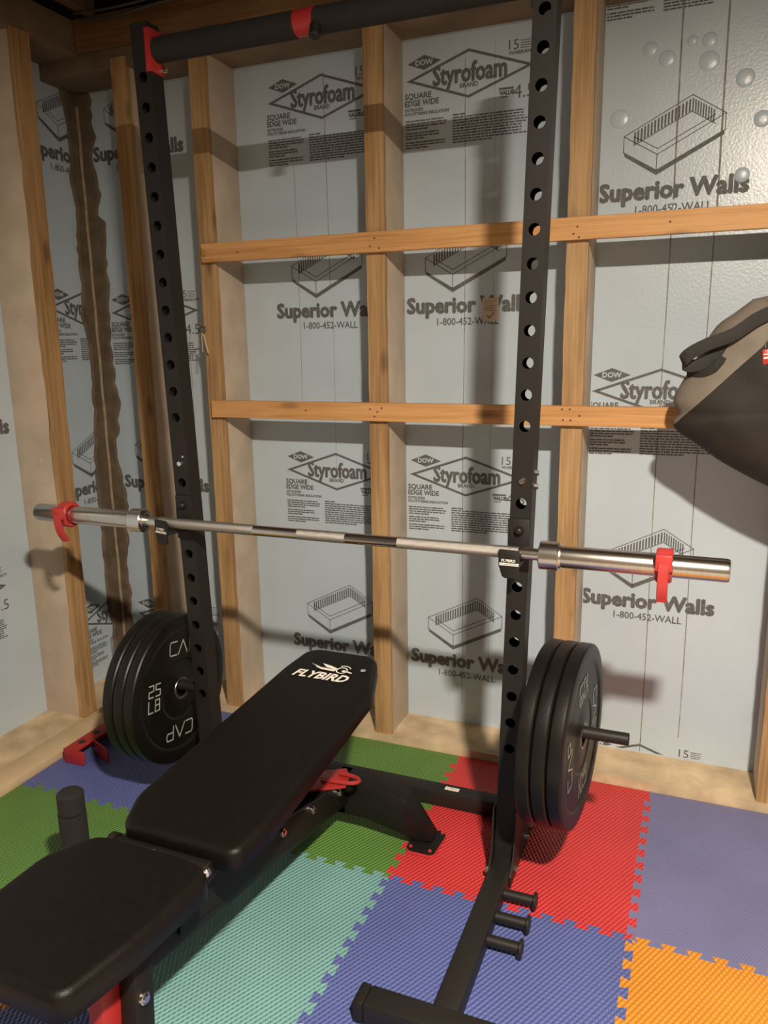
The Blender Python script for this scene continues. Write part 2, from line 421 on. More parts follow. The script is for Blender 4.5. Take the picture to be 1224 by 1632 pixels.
def stud_left(y0, y1):
    b = nb(); box(b, XF - 0.004, XS - 0.018, y0 + 0.001, y1 - 0.001, 0.02, ZS + 0.06, 0.003); s = link('stud', b, 'stud', wall_left)
    n = nb(); N = 40; rows = []
    for k in range(N + 1):
        z = 0.022 + (ZS + 0.06 - 0.022) * k / N; a = random.uniform(-0.004, 0.002); c = random.uniform(-0.0015, 0.0015)
        rows.append([n.verts.new(v) for v in ((XS, y0 + a, z), (XS, y1 + c, z), (XS - 0.0178, y1 + c, z), (XS - 0.0178, y0 + a, z))])
    for p, q in zip(rows, rows[1:]):
        for j in range(4): n.faces.new([p[j], p[(j + 1) % 4], q[(j + 1) % 4], q[j]])
    n.faces.new(rows[0]); n.faces.new(rows[-1])
    link('nailer', n, 'nailer', s)
    for z in (0.56, 0.98, 1.46):                       # pockmarks on the side
        k = nb(); lathe(k, [(0, 0.0012), (0.006, 0.0012), (0.010, 0.0025), (0.012, 0)], rot_to((XS - 0.085 + 0.01 * math.sin(z * 9), y0 + 0.0005, z), (1, 0, 0), (0, 0, 1)), 16)
        link('concrete_pock', k, 'stud', s)
stud_left(-0.2766, -0.207); stud_left(-0.890, -0.826)

b = nb(); box(b, 3.4, 3.5, -4.2, D + 0.06, 0.0, 2.62); struct(link('wall_right', b, 'beam_wall'))
b = nb(); box(b, XF - 0.06, 3.5, -4.3, -4.2, 0.0, 2.62); struct(link('wall_front', b, 'beam_wall'))
# head of the walls
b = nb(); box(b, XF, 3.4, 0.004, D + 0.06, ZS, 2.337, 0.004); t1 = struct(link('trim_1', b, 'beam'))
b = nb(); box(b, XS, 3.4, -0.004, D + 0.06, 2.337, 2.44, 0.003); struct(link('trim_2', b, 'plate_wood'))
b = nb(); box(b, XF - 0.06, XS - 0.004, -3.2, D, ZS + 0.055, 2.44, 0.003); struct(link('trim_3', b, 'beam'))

# ledge under the walls
def rough_slab(x0, x1, y0, y1, z1, nx, ny, amp):
    b = nb(); r = random.Random(11); g = []
    for j in range(ny + 1):
        row = []
        for i in range(nx + 1):
            edge = i in (0, nx) or j in (0, ny)
            row.append(b.verts.new((x0 + (x1 - x0) * i / nx, y0 + (y1 - y0) * j / ny, z1 + (0 if edge else r.uniform(-amp, amp * 0.4)))))
        g.append(row)
    for j in range(ny):
        for i in range(nx): b.faces.new([g[j][i], g[j][i + 1], g[j + 1][i + 1], g[j + 1][i]])
    rim = [g[0][i] for i in range(nx + 1)] + [g[j][nx] for j in range(1, ny + 1)] + [g[ny][i] for i in range(nx - 1, -1, -1)] + [g[j][0] for j in range(ny - 1, 0, -1)]
    low = [b.verts.new((v.co.x, v.co.y, -0.012)) for v in rim]
    for k in range(len(rim)): b.faces.new([rim[k], rim[(k + 1) % len(rim)], low[(k + 1) % len(rim)], low[k]])
    return b
bb = struct(link('baseboard_back', rough_slab(XS, 3.4, -0.0077, D, 0.025, 90, 6, 0.004), 'ledge', angle=60))
bl = struct(link('baseboard_left', rough_slab(XF, XS, -3.2, D, 0.025, 6, 80, 0.005), 'ledge', angle=60))
b = nb(); box(b, XS, -0.4062, -3.2, -0.008, -0.012, 0.026, 0.004); struct(link('trim_4', b, 'ledge_lip'))

# sealant in the corner
def sealant():
    r = random.Random(21); b = nb(); N = 90; A = []; 
    wb = 0.060; wl = 0.060; jag = [(0.0, 0.0)]
    for k in range(N + 1):
        z = 0.028 + (ZS - 0.03) * k / N
        wb += r.uniform(-0.011, 0.011); wb = min(0.088, max(0.046, wb)); wl += r.uniform(-0.008, 0.008); wl = min(0.086, max(0.05, wl))
        if r.random() < 0.10: wb = r.uniform(0.05, 0.085)
        t = 0.008 + r.uniform(0, 0.004)
        A.append([b.verts.new(v) for v in ((XF + wb, D, z), (XF + wb - 0.006, D - t, z), (XF + 0.022, D - t * 1.1, z), (XF + 0.012, D - 0.012, z), (XF + t, D - 0.024, z), (XF + t, D - wl + 0.006, z), (XF, D - wl, z))])
    for p, q in zip(A, A[1:]):
        for j in range(6): b.faces.new([p[j], p[j + 1], q[j + 1], q[j]])
    return b
struct(link('trim_5', sealant(), 'seal', angle=50))
b = nb(); tube(b, [(XF + 0.013 + 0.0015 * math.sin(k * 1.7), D - 0.015, 0.03 + k * 0.055) for k in range(41)], 0.0058, 8); struct(link('trim_6', b, 'bead'))

# printing on the boards
MB = lambda x, z: rot_to((x, D - 0.0007, z), (1, 0, 0), (0, 0, 1))
ML = lambda y, z: rot_to((XF + 0.0007, y, z), (0, 1, 0), (0, 0, 1))
E_ = 0.002
bays = {0: (XF, -0.3674 - E_), 1: (-0.3046 + E_, -0.0603 - E_), 2: (E_, SP - 0.0603 - E_), 3: (SP + E_, 2 * SP - 0.0603 - E_), 4: (2 * SP + E_, 3 * SP - 0.066), 5: (3 * SP + E_, 4 * SP - 0.062)}
for bay, fn, x, z in ((2, 'y', .126, 2.150), (2, 'y', .141, .915), (2, 's', .130, 1.455), (2, 's', .143, .233),
                      (3, 'y', .621, 2.155), (3, 'y', .621, .921), (3, 's', .619, 1.457), (3, 's', .625, .236),
                      (4, 'y', 1.221, 2.430), (4, 'y', 1.221, 1.209), (4, 's', 1.221, 1.757), (4, 's', 1.217, .526), (4, 'y', 1.222, -.012),
                      (0, 's', -.621, 2.040), (0, 's', -.605, .811), (0, 'y', -.602, 1.492), (0, 'y', -.600, .270),
                      (1, 's', -.621, 2.040), (1, 's', -.605, .811), (1, 'y', -.602, 1.492), (1, 'y', -.600, .270), (5, 's', 1.84, 1.40), (5, 'y', 1.84, .90)):
    bm = styro_print(MB(x, z)) if fn == 'y' else superior_print(MB(x, z))
    clip(bm, 0, *bays[bay])
    if len(bm.faces): link('diamond_print' if fn == 'y' else 'box_drawing_print', bm, 'print', wall_back, smooth=False, second='foam')
for fn, y, z, lo, hi in (('s', -.085, 2.030, -.206, .166), ('s', -.083, .800, -.206, .166), ('y', -.070, 1.507, -.206, .166), ('y', -.062, .290, -.206, .166), ('y', -.79, .555, -.82, -.278), ('s', -.70, 1.08, -.82, -.278), ('y', -.79, 1.77, -.82, -.278)):
    bm = styro_print(ML(y, z)) if fn == 'y' else superior_print(ML(y, z))
    clip(bm, 1, lo, hi)
    if len(bm.faces): link('diamond_print' if fn == 'y' else 'box_drawing_print', bm, 'print', wall_left, smooth=False, second='foam')

# vertical score lines of the boards
b = nb()
for x, z0, z1, w in ((.216, 1.10, 2.0, .0015), (.336, 1.55, 2.22, .0024), (.345, 0.9, 1.5, .0012), (.812, .10, 2.2, .0022), (.905, .2, 2.24, .0008), (1.425, 1.75, 2.27, .0045), (1.541, 1.70, 2.27, .0050), (1.423, .03, 1.74, .0030), (1.538, .10, 1.72, .0030), (-.25, 0.4, 1.4, .002), (-.47, .2, 2.1, .0012)):
    N = 14
    for k in range(N):
        za, zb = z0 + (z1 - z0) * k / N, z0 + (z1 - z0) * (k + 1) / N
        xa, xb = x + .002 * math.sin(za * 5), x + .002 * math.sin(zb * 5)
        f = b.faces.new([b.verts.new(v) for v in ((xa - w / 2, D - .0004, za), (xa + w / 2, D - .0004, za), (xb + w / 2, D - .0004, zb), (xb - w / 2, D - .0004, zb))])
link('score_lines', b, 'score', wall_back, smooth=False)
# blisters in the upper right board
for x, z, r_ in ((1.451, 2.155, .014), (1.497, 2.098, .026), (1.495, 2.150, .020), (1.590, 2.045, .024), (1.268, 1.978, .026), (1.640, 1.938, .022), (1.342, 2.148, .020), (1.388, 2.118, .022), (1.60, 1.80, .02)):
    b = nb(); lathe(b, [(r_ * math.sin(a * PI / 16), 0.0040 * math.cos(a * PI / 16)) for a in range(0, 9)], rot_to((x, D, z), (1, 0, 0), (0, 0, 1)), 28)
    link('blister', b, 'foam', wall_back)

# ------------------------------------------------------------------ foam mats
MX, MY, T = 0.8577, -0.661, 0.609
def edge_line(p0, p1, n=11, h=0.0095):
    """shared dovetail boundary"""
    p0, p1 = Vector(p0), Vector(p1); d = (p1 - p0) / n; u = d.normalized(); nrm = Vector((-u.y, u.x)); out = []
    P = d.length
    for k in range(n):
        c = p0 + d * (k + .5)
        for a, s in ((-.17, -1), (-.31, 1), (.31, 1), (.17, -1)): out.append(c + u * (a * P) + nrm * (s * h))
    return out
def foam_mat(i, j, m, label, back_flat=False, left_flat=None):
    x0, x1 = MX + i * T, MX + (i + 1) * T; y0, y1 = MY + j * T, MY + (j + 1) * T
    if back_flat: y1 = -0.0120
    bot = edge_line((x0, y0), (x1, y0)); 
    rgt = edge_line((x1, y0), (x1, y1) if not back_flat else (x1, y0 + T)); 
    top = edge_line((x0, y1), (x1, y1)) if not back_flat else [Vector((x0, y1)), Vector((x1, y1))]
    lft = edge_line((x0, y0), (x0, y1) if not back_flat else (x0, y0 + T))
    if left_flat is not None: lft = []; x0 = left_flat
    c = lambda x, y: Vector((x, y))
    if left_flat is not None:
        bot = [c(left_flat, y0 - .0095)] + bot
        top = [c(left_flat, y1 - (0 if back_flat else .0095))] + (top if not back_flat else [Vector((x1, y1))])
    K = lambda x, y: [c(x, y)]
    poly = (K(x0, y0) if left_flat is None else []) + bot + K(x1, y0) + [p for p in rgt if p.y < y1 - .004] + (K(x1, y1) if not back_flat else []) + top[::-1] + ((K(x0, y1) if not back_flat else []) if left_flat is None else []) + [p for p in lft[::-1] if p.y < y1 - .004]
    n = len(poly); inner = [c(x0 + (x1 - x0) * (a + .5) / 8, y0 + (y1 - y0) * (e + .5) / 8) for a in range(8) for e in range(8)]
    vs2, _, fs, _, _, _ = delaunay_2d_cdt(poly + inner, [], [list(range(n))], 1, 1e-6)
    me = nb(); up = [me.verts.new((v.x, v.y, 0)) for v in vs2]; dn = [me.verts.new((v.x, v.y, -0.012)) for v in vs2]
    for f in fs:
        a = [up[k] for k in f]; ar = sum((vs2[f[k - 1]].x * vs2[f[k]].y - vs2[f[k]].x * vs2[f[k - 1]].y) for k in range(len(f)))
        me.faces.new(a if ar > 0 else a[::-1]); d_ = [dn[k] for k in f]; me.faces.new(d_[::-1] if ar > 0 else d_)
    ar = sum(poly[k - 1].x * poly[k].y - poly[k].x * poly[k - 1].y for k in range(n))
    for k in range(n):
        a, e = (k, (k + 1) % n) if ar > 0 else ((k + 1) % n, k)
        me.faces.new([up[a], dn[a], dn[e], up[e]])
    o = link('foam_mat', me, m, smooth=False, recalc=False)
    tag(o, label, 'mat', 'interlocking foam floor mats'); return o
foam_mat(0, 0, 'mat_red', 'red foam mat under the plate stack, between green and purple mats against back ledge', True)
foam_mat(-1, 0, 'mat_green', 'green foam mat at the back ledge, left of the red mat', True)
foam_mat(-2, 0, 'mat_blue', 'dark blue foam mat in the back left corner under the red bracket', True, -0.402)
foam_mat(1, 0, 'mat_purple', 'greyish purple smooth foam mat at right edge against back ledge', True)
foam_mat(0, -1, 'mat_blue', 'blue foam mat with teeth in front of red mat, under the rack foot')
foam_mat(1, -1, 'mat_orange', 'orange foam mat at the bottom right corner')
foam_mat(-1, -1, 'mat_teal', 'teal foam mat beside the bench in the foreground')
foam_mat(-2, -1, 'mat_green', 'green foam mat at far left, left of the bench seat', False, -0.402)
foam_mat(-2, -2, 'mat_orange', 'orange foam mat at bottom left, under the seat front', False, -0.402)
foam_mat(-1, -2, 'mat_blue', 'dark blue foam mat in shadow beneath the seat at the bottom edge')

# ------------------------------------------------------------------ furring strips
def strip(x0, x1, z0, z1, label, nails):
    t = thing('furring_strip', label, 'board', ((x0 + x1) / 2, -0.01, z0), 'wooden strips nailed across the studs')
    b = nb(); N = 30; rows = []
    for k in range(N + 1):
        x = x0 + (x1 - x0) * k / N; a = random.uniform(-.0006, .0006)
        rows.append([b.verts.new(v) for v in ((x, -0.0005, z0 + a), (x, -0.0195, z0 + a), (x, -0.0205, z0 + .001 + a), (x, -0.0205, z1 - .001 + a), (x, -0.0195, z1 + a), (x, -0.0005, z1 + a))])
    for p, q in zip(rows, rows[1:]):
        for j in range(6): b.faces.new([p[j], p[(j + 1) % 6], q[(j + 1) % 6], q[j]])
    b.faces.new(rows[0]); b.faces.new(rows[-1])
    link('board', b, 'strip', t)
    for x, z in nails:
        n = nb(); cyl(n, (x, -0.0200, z), (x, -0.0212, z), 0.0028, 12); link('nail', n, 'nail', t)
    return t
strip(-0.040, 2.5, 1.634, 1.694, 'upper pine strip nailed across the studs near eye level', [(-.03, 1.655), (.10, 1.66), (.57, 1.652), (.585, 1.675), (.60, 1.645), (1.18, 1.65), (1.19, 1.668), (1.195, 1.64), (1.43, 1.665)])
strip(-0.037, 2.5, 1.120, 1.178, 'lower pine strip nailed across the studs, running behind the duffel bag', [(.56, 1.158), (.575, 1.135), (.585, 1.150), (.60, 1.162), (.33, 1.15), (1.165, 1.168), (1.187, 1.168), (1.168, 1.137), (1.19, 1.137), (1.215, 1.15)])

# ------------------------------------------------------------------ power rack
PW = 0.05; PY0, PY1 = -0.5494, -0.4994
def px(side, z): return (1.113 + 0.0254 * z) if side > 0 else (0.217 - 0.0296 * z)   # left edge of an upright
HZ = [1.9549 - 0.0711 * k for k in range(12)] + [0.9926, 0.9294, 0.8584, 0.7884, 0.7176, 0.6482, 0.5762, 0.5051, 0.4340, 0.3630]
HZ = [2.026] + HZ
def upright(side, z0, z1):
    """hollow tube with holes through front and back faces, slightly splayed"""
    b = nb(); hr = 0.0130; hp = 0.0355; n = 20
    for y, yin in ((PY0, PY0 + 0.003), (PY1, PY1 - 0.003)):
        def V(u, z, yy): return b.verts.new((px(side, z) + u, yy, z))
        cuts = sorted([(z - 0.024, z + 0.024, z) for z in HZ])
        zc = z0
        for a, c, z in cuts:
            if a > zc: b.faces.new([V(0, zc, y), V(PW, zc, y), V(PW, a, y), V(0, a, y)])
            sq = []; ci = []; ci2 = []
            for k in range(n):
                t = 2 * PI * (k + .5) / n; cu, cz = math.cos(t), math.sin(t); m_ = max(abs(cu) / (PW / 2), abs(cz) / 0.024)
                sq.append((PW / 2 + cu / m_, z + cz / m_))
                ci.append(V(PW / 2 + cu * hr, z + cz * hr, y)); ci2.append(V(PW / 2 + cu * hr, z + cz * hr, yin))
            sv = [V(u, zz, y) for u, zz in sq]
            for k in range(n):
                k2 = (k + 1) % n
                b.faces.new([sv[k], sv[k2], ci[k2], ci[k]]); b.faces.new([ci[k], ci[k2], ci2[k2], ci2[k]])
                if abs(sq[k][0] - sq[k2][0]) > 1e-6 and abs(sq[k][1] - sq[k2][1]) > 1e-6:      # corner filler
                    cx = 0 if sq[k][0] < PW / 2 and sq[k2][0] < PW / 2 else PW
                    cz = a if sq[k][1] < z else c
                    b.faces.new([sv[k], V(cx, cz, y), sv[k2]])
            zc = c
        b.faces.new([V(0, zc, y), V(PW, zc, y), V(PW, z1, y), V(0, z1, y)])
    for u in (0, PW, 0.003, PW - 0.003):
        vs = [b.verts.new((px(side, z) + u, y, z)) for y, z in ((PY0, z0), (PY1, z0), (PY1, z1), (PY0, z1))]; b.faces.new(vs)
    for z in (z0, z1):
        b.faces.new([b.verts.new((px(side, z) + u, y, z)) for u, y in ((0, PY0), (PW, PY0), (PW, PY1), (0, PY1))])
    bmesh.ops.remove_doubles(b, verts=b.verts, dist=1e-5)
    return b
rack = thing('power_rack', 'black steel squat rack with two perforated uprights, pull-up bar and floor feet', 'squat rack', (0.66, -0.525, 0.0))
for side in (1, -1):
    u = upright(side, 0.050, 2.145)
    bmesh.ops.recalc_face_normals(u, faces=u.faces)
    up = link('upright', u, 'rack', rack, smooth=False)
    c = nb(); x = px(side, 2.145); box(c, x - .001, x + PW + .001, PY0 - .001, PY1 + .001, 2.145, 2.152, .003); link('end_cap', c, 'black_plastic', up)
    # splice bolts
    for z in (1.046,):
        k = nb(); lathe(k, [(0, .006), (.0065, .006), (.0085, .003), (.009, 0)], rot_to((px(side, z) + PW / 2, PY0, z), (1, 0, 0), (0, 0, 1)), 20); link('bolt', k, 'bolt', up)
    if side > 0:
        for z in (1.062, 1.030):
            k = nb(); cyl(k, (px(side, z) + PW, PY1 - .018, z), (px(side, z) + PW + .008, PY1 - .018, z), .007, 6); link('bolt', k, 'bolt', up)
    else:
        k = nb(); cyl(k, (px(side, 1.066) + PW - .012, PY0, 1.066), (px(side, 1.066) + PW - .012, PY0 - .004, 1.066), .003, 8); link('bolt', k, 'bolt', up)
    # bracket that carries the pull-up bar, red on its visible face
    zb0, zb1 = 2.036, 2.136
    xi = (px(side, 2.05) + PW) if side < 0 else px(side, 2.05)
    s = 1 if side < 0 else -1
    k = nb(); box(k, min(xi - s * .004, xi + s * .006), max(xi - s * .004, xi + s * .006), PY0 + .001, PY1 - .001, zb0, zb1, .002)
    if side < 0: box(k, xi - .010, xi + .006, PY0 - .004, PY0 + .002, zb0, zb1, .001)
    br = link('pull_up_bracket', k, 'red_metal' if side < 0 else 'rack', rack)
    if side < 0: br['label'] = 'red pull-up bar bracket'
    for z in ((2.047, 2.122) if side < 0 else ()):
        k = nb(); cyl(k, (xi, -.512, z), (xi + s * .022, -.512, z), .0065, 6); link('bolt', k, 'bolt', br)
# pull-up bar
x0, x1 = px(-1, 2.09) + PW, px(1, 2.09)
b = nb(); cyl(b, (x0, -.525, 2.09), (x1, -.525, 2.09), .016, 24); bar = link('pull_up_bar', b, 'rack', rack)
for a, c in ((x0 + .006, .607), (.658, x1 - .006)):
    b = nb(); cyl(b, (a, -.525, 2.09), (c, -.525, 2.09), .0295, 32, bev=.004); link('foam_grip', b, 'grip', bar)
b = nb(); cyl(b, (.607, -.525, 2.0915), (.658, -.525, 2.0915), .0285, 32, bev=.002); r_ = link('red_collar', b, 'red_metal', bar); r_['label'] = 'red collar at the middle of the pull-up bar'
b = nb(); cyl(b, (.668, -.545, 2.075), (.668, -.555, 2.046), .014, 16, bev=.003); link('knob', b, 'black_plastic', bar)
# feet
for side in (1, -1):
    xl = px(side, 0.05) if side > 0 else px(side, 0.05)
    b = nb(); box(b, xl - .001, xl + .051, -1.048, -.262, .002, .05, .004); ft = link('foot_beam', b, 'rack', rack)
    xc = xl + .025
    b = nb(); box(b, xc - .160, xc + .175, -1.104, -1.049, .002, .052, .004); fb = link('foot_crossbar', b, 'rack', rack)
    for s in (-1, 1):
        b = nb(); e = xc - .160 if s < 0 else xc + .175
        box(b, min(e, e + s * .003) - (.020 if s < 0 else 0), max(e, e + s * .004) + (.024 if s > 0 else 0), -1.1046, -1.0484, .001, .0526, .004); link('end_cap', b, 'black_plastic', fb)
    # gusset plates either side of the joint
    for s, xg in ((1, xl + .0515), (-1, xl - .0055)):
        b = nb(); prism(b, [(-.60, .008), (-.34, .008), (-.335, .085), (-.44, .115), (-.497, .19), (-.552, .19), (-.568, .075), (-.60, .035)], rot_to((xg, 0, 0), (0, 1, 0), (0, 0, 1)), .004)
        g = link('gusset', b, 'rack', rack)
        for y in ((-.36, -.417, -.556) if s > 0 else (-.585,)):
            k = nb(); a = xg + (.004 if s > 0 else 0); cyl(k, (a, y, .032), (a + s * .008, y, .032), .0075, 6); link('bolt', k, 'bolt', g)
    # three band pegs
    for y in (-.652, -.735, -.815):
        o_ = 1 if side > 0 else -1; a = xl + (.0505 if side > 0 else -.0005)
        b = nb(); cyl(b, (a, y, .028), (a + o_ * .078, y, .028), .0125, 20, bev=.001)
        lathe(b, [(0, 0), (.0195, 0), (.021, .002), (.021, .005), (.0195, .007), (0, .007)], frame((a + o_ * .074, y, .028), (a + o_ * .08, y, .028))[0], 28)
        link('band_peg', b, 'rack', rack)
    # plate storage peg
    a = px(side, .43) + (PW if side > 0 else 0); o_ = 1 if side > 0 else -1
    zc = .430 if side > 0 else .366
    e = 1.431 if side > 0 else -.13
    b = nb(); cyl(b, (a - o_ * .002, -.525, zc), (e, -.525, zc), .0150, 24, bev=.002)
    lathe(b, [(0, 0), (.024, 0), (.024, .003), (.018, .006), (0, .006)], frame((a, -.525, zc), (e, -.525, zc))[0], 28)
    link('storage_peg', b, 'rack', rack)
# rear beam
xa, xb = px(-1, .05) + .051, px(1, .05) - .001
b = nb(); box(b, xa, xb, -.316, -.266, .001, .05, .003); rb = link('rear_beam', b, 'rack', rack)
b = nb(); box(b, .898, .941, -.298, -.282, .0502, .0507); st = link('label_sticker', b, 'sticker', rb); st['label'] = 'small white label on the rear beam'
b = nb(); put_text(b, rot_to((.903, -.2925, .0509), (1, 0, 0), (0, 1, 0)), 0, 0, 'FLYBIRD', .032, .006, bold=.01); link('label_text', b, 'print', st, smooth=False)
# upright tube on left foot
b = nb(); cyl(b, (.222, -1.070, .052), (.222, -1.070, .292), .0318, 32, bev=.0005); cyl(b, (.222, -1.070, .2915), (.222, -1.070, .346), .0308, 32, bev=.005)
link('bar_holder', b, 'grip', rack)

# ------------------------------------------------------------------ J-cups
def j_cup(name, x, label, yaw, side):
    t = thing(name, label, 'bar hook', (x, -.5494, .87), 'bar hooks on the uprights')
    m = Matrix.Translation((x, -.55, .882)) @ Matrix.Rotation(yaw, 4, 'Z')
    b = nb()
    prism(b, [(-.025, .014), (-.0245, -.020), (-.016, -.046), (-.010, -.050), (.017, -.050), (.022, -.046), (.025, .012), (.022, .016), (-.022, .017)], m @ rot_to((0, -.0685, 0), (1, 0, 0), (0, 0, 1)), .006, .001)
    prism(b, [(-.074, -.012), (-.030, -.0165), (-.002, -.010), (-.002, -.024), (-.074, -.024)], m @ rot_to((-.024, 0, 0), (0, 1, 0), (0, 0, 1)), .048, .001)
    link('hook', b, 'black_plastic', t)
    b = nb(); box(b, -.026, .026, -.0065, -.0004, -.062, .062, .002, mtx=Matrix.Translation((px(side, .88) + PW / 2, -.549, .895)))
    link('back_plate', b, 'rack', t)
    b = nb(); lathe(b, [(0, .014), (.005, .0135), (.009, .0105), (.011, .006), (.0115, 0)], rot_to((px(side, .93) + PW / 2, -.555, .9294), (1, 0, 0), (0, 0, 1)), 20); link('pin_knob', b, 'black_plastic', t)
    b = nb(); mm = m @ rot_to((-.019, -.0750, -.0140), (1, 0, 0), (0, 0, 1))
    put_text(b, mm, .002, .0030, 'FLYBIRD', .032, .0062, bold=.02)
    poly2(b, mm, [(-.003, -.002), (.042, -.002), (.042, .0004), (-.003, .0004)]); poly2(b, mm, [(-.003, -.0055), (.042, -.0055), (.042, -.0033), (-.003, -.0033)])
    link('logo_print', b, 'white_print', t, smooth=False)
j_cup('bar_hook', px(1, .88) + PW / 2 - .006, 'black bar hook with white logo on the right upright', 0, 1)
j_cup('bar_hook', px(-1, .88) + PW / 2 - .012, 'black bar hook with white logo on the left upright', -.25, -1)

# ------------------------------------------------------------------ barbell and clamps
BY, BZ = -.600, .888
bell = thing('barbell', 'long chrome barbell without plates resting in the rack hooks', 'barbell', (.67, BY, BZ))
XA, XB = -.272, 1.617; CA, CB = .118, 1.222
b = nb(); cyl(b, (CA, BY, BZ), (CB, BY, BZ), .0140, 32); link('shaft', b, 'chrome', bell)
for a, c in ((CA + .05, .47), (.60, .735), (.875, CB - .05)):
    b = nb(); cyl(b, (a, BY, BZ), (c, BY, BZ), .0144, 32); link('knurling', b, 'knurl', bell)
for a, c, s in ((CA, XA, -1), (CB, XB, 1)):
    fm = frame((a, BY, BZ), (c, BY, BZ)); l = fm[1]
    b = nb(); lathe(b, [(.0142, -.004), (.0215, -.004), (.0225, -.002), (.0315, -.001), (.0328, .0008), (.0328, .041), (.0315, .0428), (.0285, .0432), (.0275, .047), (.0252, .0475)], fm[0], 48); link('collar', b, 'chrome', bell)
    b = nb(); lathe(b, [(.020, .046), (.0252, .047), (.0252, l - .006), (.0235, l - .001), (.021, l), (.0195, l - .003), (0, l - .003)], fm[0], 48); link('sleeve', b, 'sleeve', bell)

def clamp(name, x, label, roll, yaw=0.0):
    t = thing(name, label, 'clamp', (x, BY, BZ), 'red clamps on the barbell sleeves')
    m = Matrix.Translation((x, BY, BZ)) @ Matrix.Rotation(roll, 4, 'X') @ rot_to((0, 0, 0), (0, 1, 0), (0, 0, 1))
    b = nb()
    for r0, r1, h0, h1, a0, a1 in ((.0256, .0375, -.017, .017, 12, 348),):
        sec = [(r0, h0 + .002), (r0 + .002, h0), (r1 - .003, h0), (r1, h0 + .004), (r1, h1 - .004), (r1 - .003, h1), (r0 + .002, h1), (r0, h1 - .002)]
        N = 40; rings = []
        bb_ = nb()
        for k in range(N + 1):
            a = math.radians(a0 + (a1 - a0) * k / N); rings.append([bb_.verts.new((r * math.cos(a), r * math.sin(a), h)) for r, h in sec])
        for p, q in zip(rings, rings[1:]):
            for j in range(8): bb_.faces.new([p[j], p[(j + 1) % 8], q[(j + 1) % 8], q[j]])
        bb_.faces.new(rings[0]); bb_.faces.new(rings[-1]); merge(b, bb_, m)
    # hinge blocks on the ring
    box(b, -.0445, -.030, -.004, .034, -.0175, .0175, .004, mtx=m)
    link('ring', b, 'red_plastic', t)
    b = nb(); pts = [m @ Vector(v) for v in ((-.041, .014, 0), (-.045, -.008, 0), (-.045, -.030, 0), (-.040, -.050, 0), (-.030, -.070, 0))]
    tube(b, smooth_path(pts, 5), 0, flat=(.011, .0055, (1, 0, 0))); link('lever', b, 'red_plastic', t)
    b = nb(); cyl(b, m @ Vector((-.040, 0, -.019)), m @ Vector((-.040, 0, .019)), .004, 12); link('hinge_pin', b, 'red_metal', t)
clamp('barbell_clamp', 1.487, 'red clamp near the right end of the barbell', 0)
clamp('barbell_clamp', -.158, 'red clamp near the left end of the barbell', math.radians(8))

# ------------------------------------------------------------------ weight plates
def cap_lettering(m):
    b = nb(); w, H = .0042, .020
    L = lambda a, c: line2(b, m, a, c, w)
    L((-.030, H), (-.058, H)); L((-.058, H), (-.062, H - .006)); L((-.062, H - .006), (-.062, -H + .006)); L((-.062, -H + .006), (-.058, -H)); L((-.058, -H), (-.030, -H))
    L((-.022, -H), (0, H)); L((0, H), (.022, -H))
    L((.032, -H), (.032, H)); L((.032, H), (.058, H)); L((.058, H), (.062, H - .006)); L((.062, H - .006), (.062, .004)); L((.062, .004), (.058, -.002)); L((.058, -.002), (.032, -.002))
    return b
def pound_lettering(m):
    b = nb(); w = .0040
    def seg(ox, oy, pts, sx=.020, sy=.034):
        for a, c in zip(pts, pts[1:]): line2(b, m, (ox + a[0] * sx, oy + a[1] * sy), (ox + c[0] * sx, oy + c[1] * sy), w)
    seg(-.025, .005, [(0, 1), (1, 1), (1, .52), (0, .48), (0, 0), (1, 0)])
    seg(.005, .005, [(1, 1), (0, 1), (0, .55), (1, .5), (1, .05), (.9, 0), (0, 0)])
    seg(-.025, -.040, [(0, 1), (0, 0), (1, 0)])
    seg(.005, -.040, [(0, 0), (0, 1), (.9, 1), (.95, .55), (0, .52)]); seg(.005, -.040, [(.95, .52), (1, .05), (0, 0)])
    return b
PT = 0.0355
def make_plate(lettered):
    t = bpy.data.objects.new('weight_plate', None); COL.objects.link(t); t.empty_display_size = .05
    I = Matrix.Identity(4)
    h = PT / 2
    half = [(.0265, h - .002), (.052, h - .002), (.060, h - .004), (.088, h - .0055), (.094, h - .003), (.100, h - .003), (.178, h - .0045), (.184, h - .001), (.190, h), (.214, h), (.2215, h - .0015), (.2245, h - .005), (.2250, h - .009)]
    prof = half + [(r, -z) for r, z in half[::-1]]
    b = nb(); lathe(b, prof, I, 96, closed=True); link('body', b, 'rubber', t, angle=22)
    b = nb(); lathe(b, [(.0252, -h + .001), (.0252, h - .001), (.0265, h), (.033, h), (.0345, h - .002), (.0345, h - .005)], I, 48)
    lathe(b, [(.0345, -h + .005), (.0345, -h + .002), (.033, -h), (.0265, -h), (.0252, -h + .001)], I, 48)
    link('hub', b, 'hub', t)
    if lettered:
        F = Matrix.Translation((0, 0, h - .0026)); rz = lambda a: Matrix.Rotation(math.radians(a), 4, 'Z')
        for y, a in ((.128, 0), (-.128, 180)): link('name_lettering', cap_lettering(F @ Matrix.Translation((0, y, 0)) @ rz(a)), 'plate_print', t, smooth=False)
        for x, a in ((.126, 180), (-.126, 0)): link('weight_lettering', pound_lettering(F @ Matrix.Translation((x, 0, 0)) @ rz(a)), 'plate_print', t, smooth=False)
    return t
proto_l = make_plate(True)
protos = [proto_l]
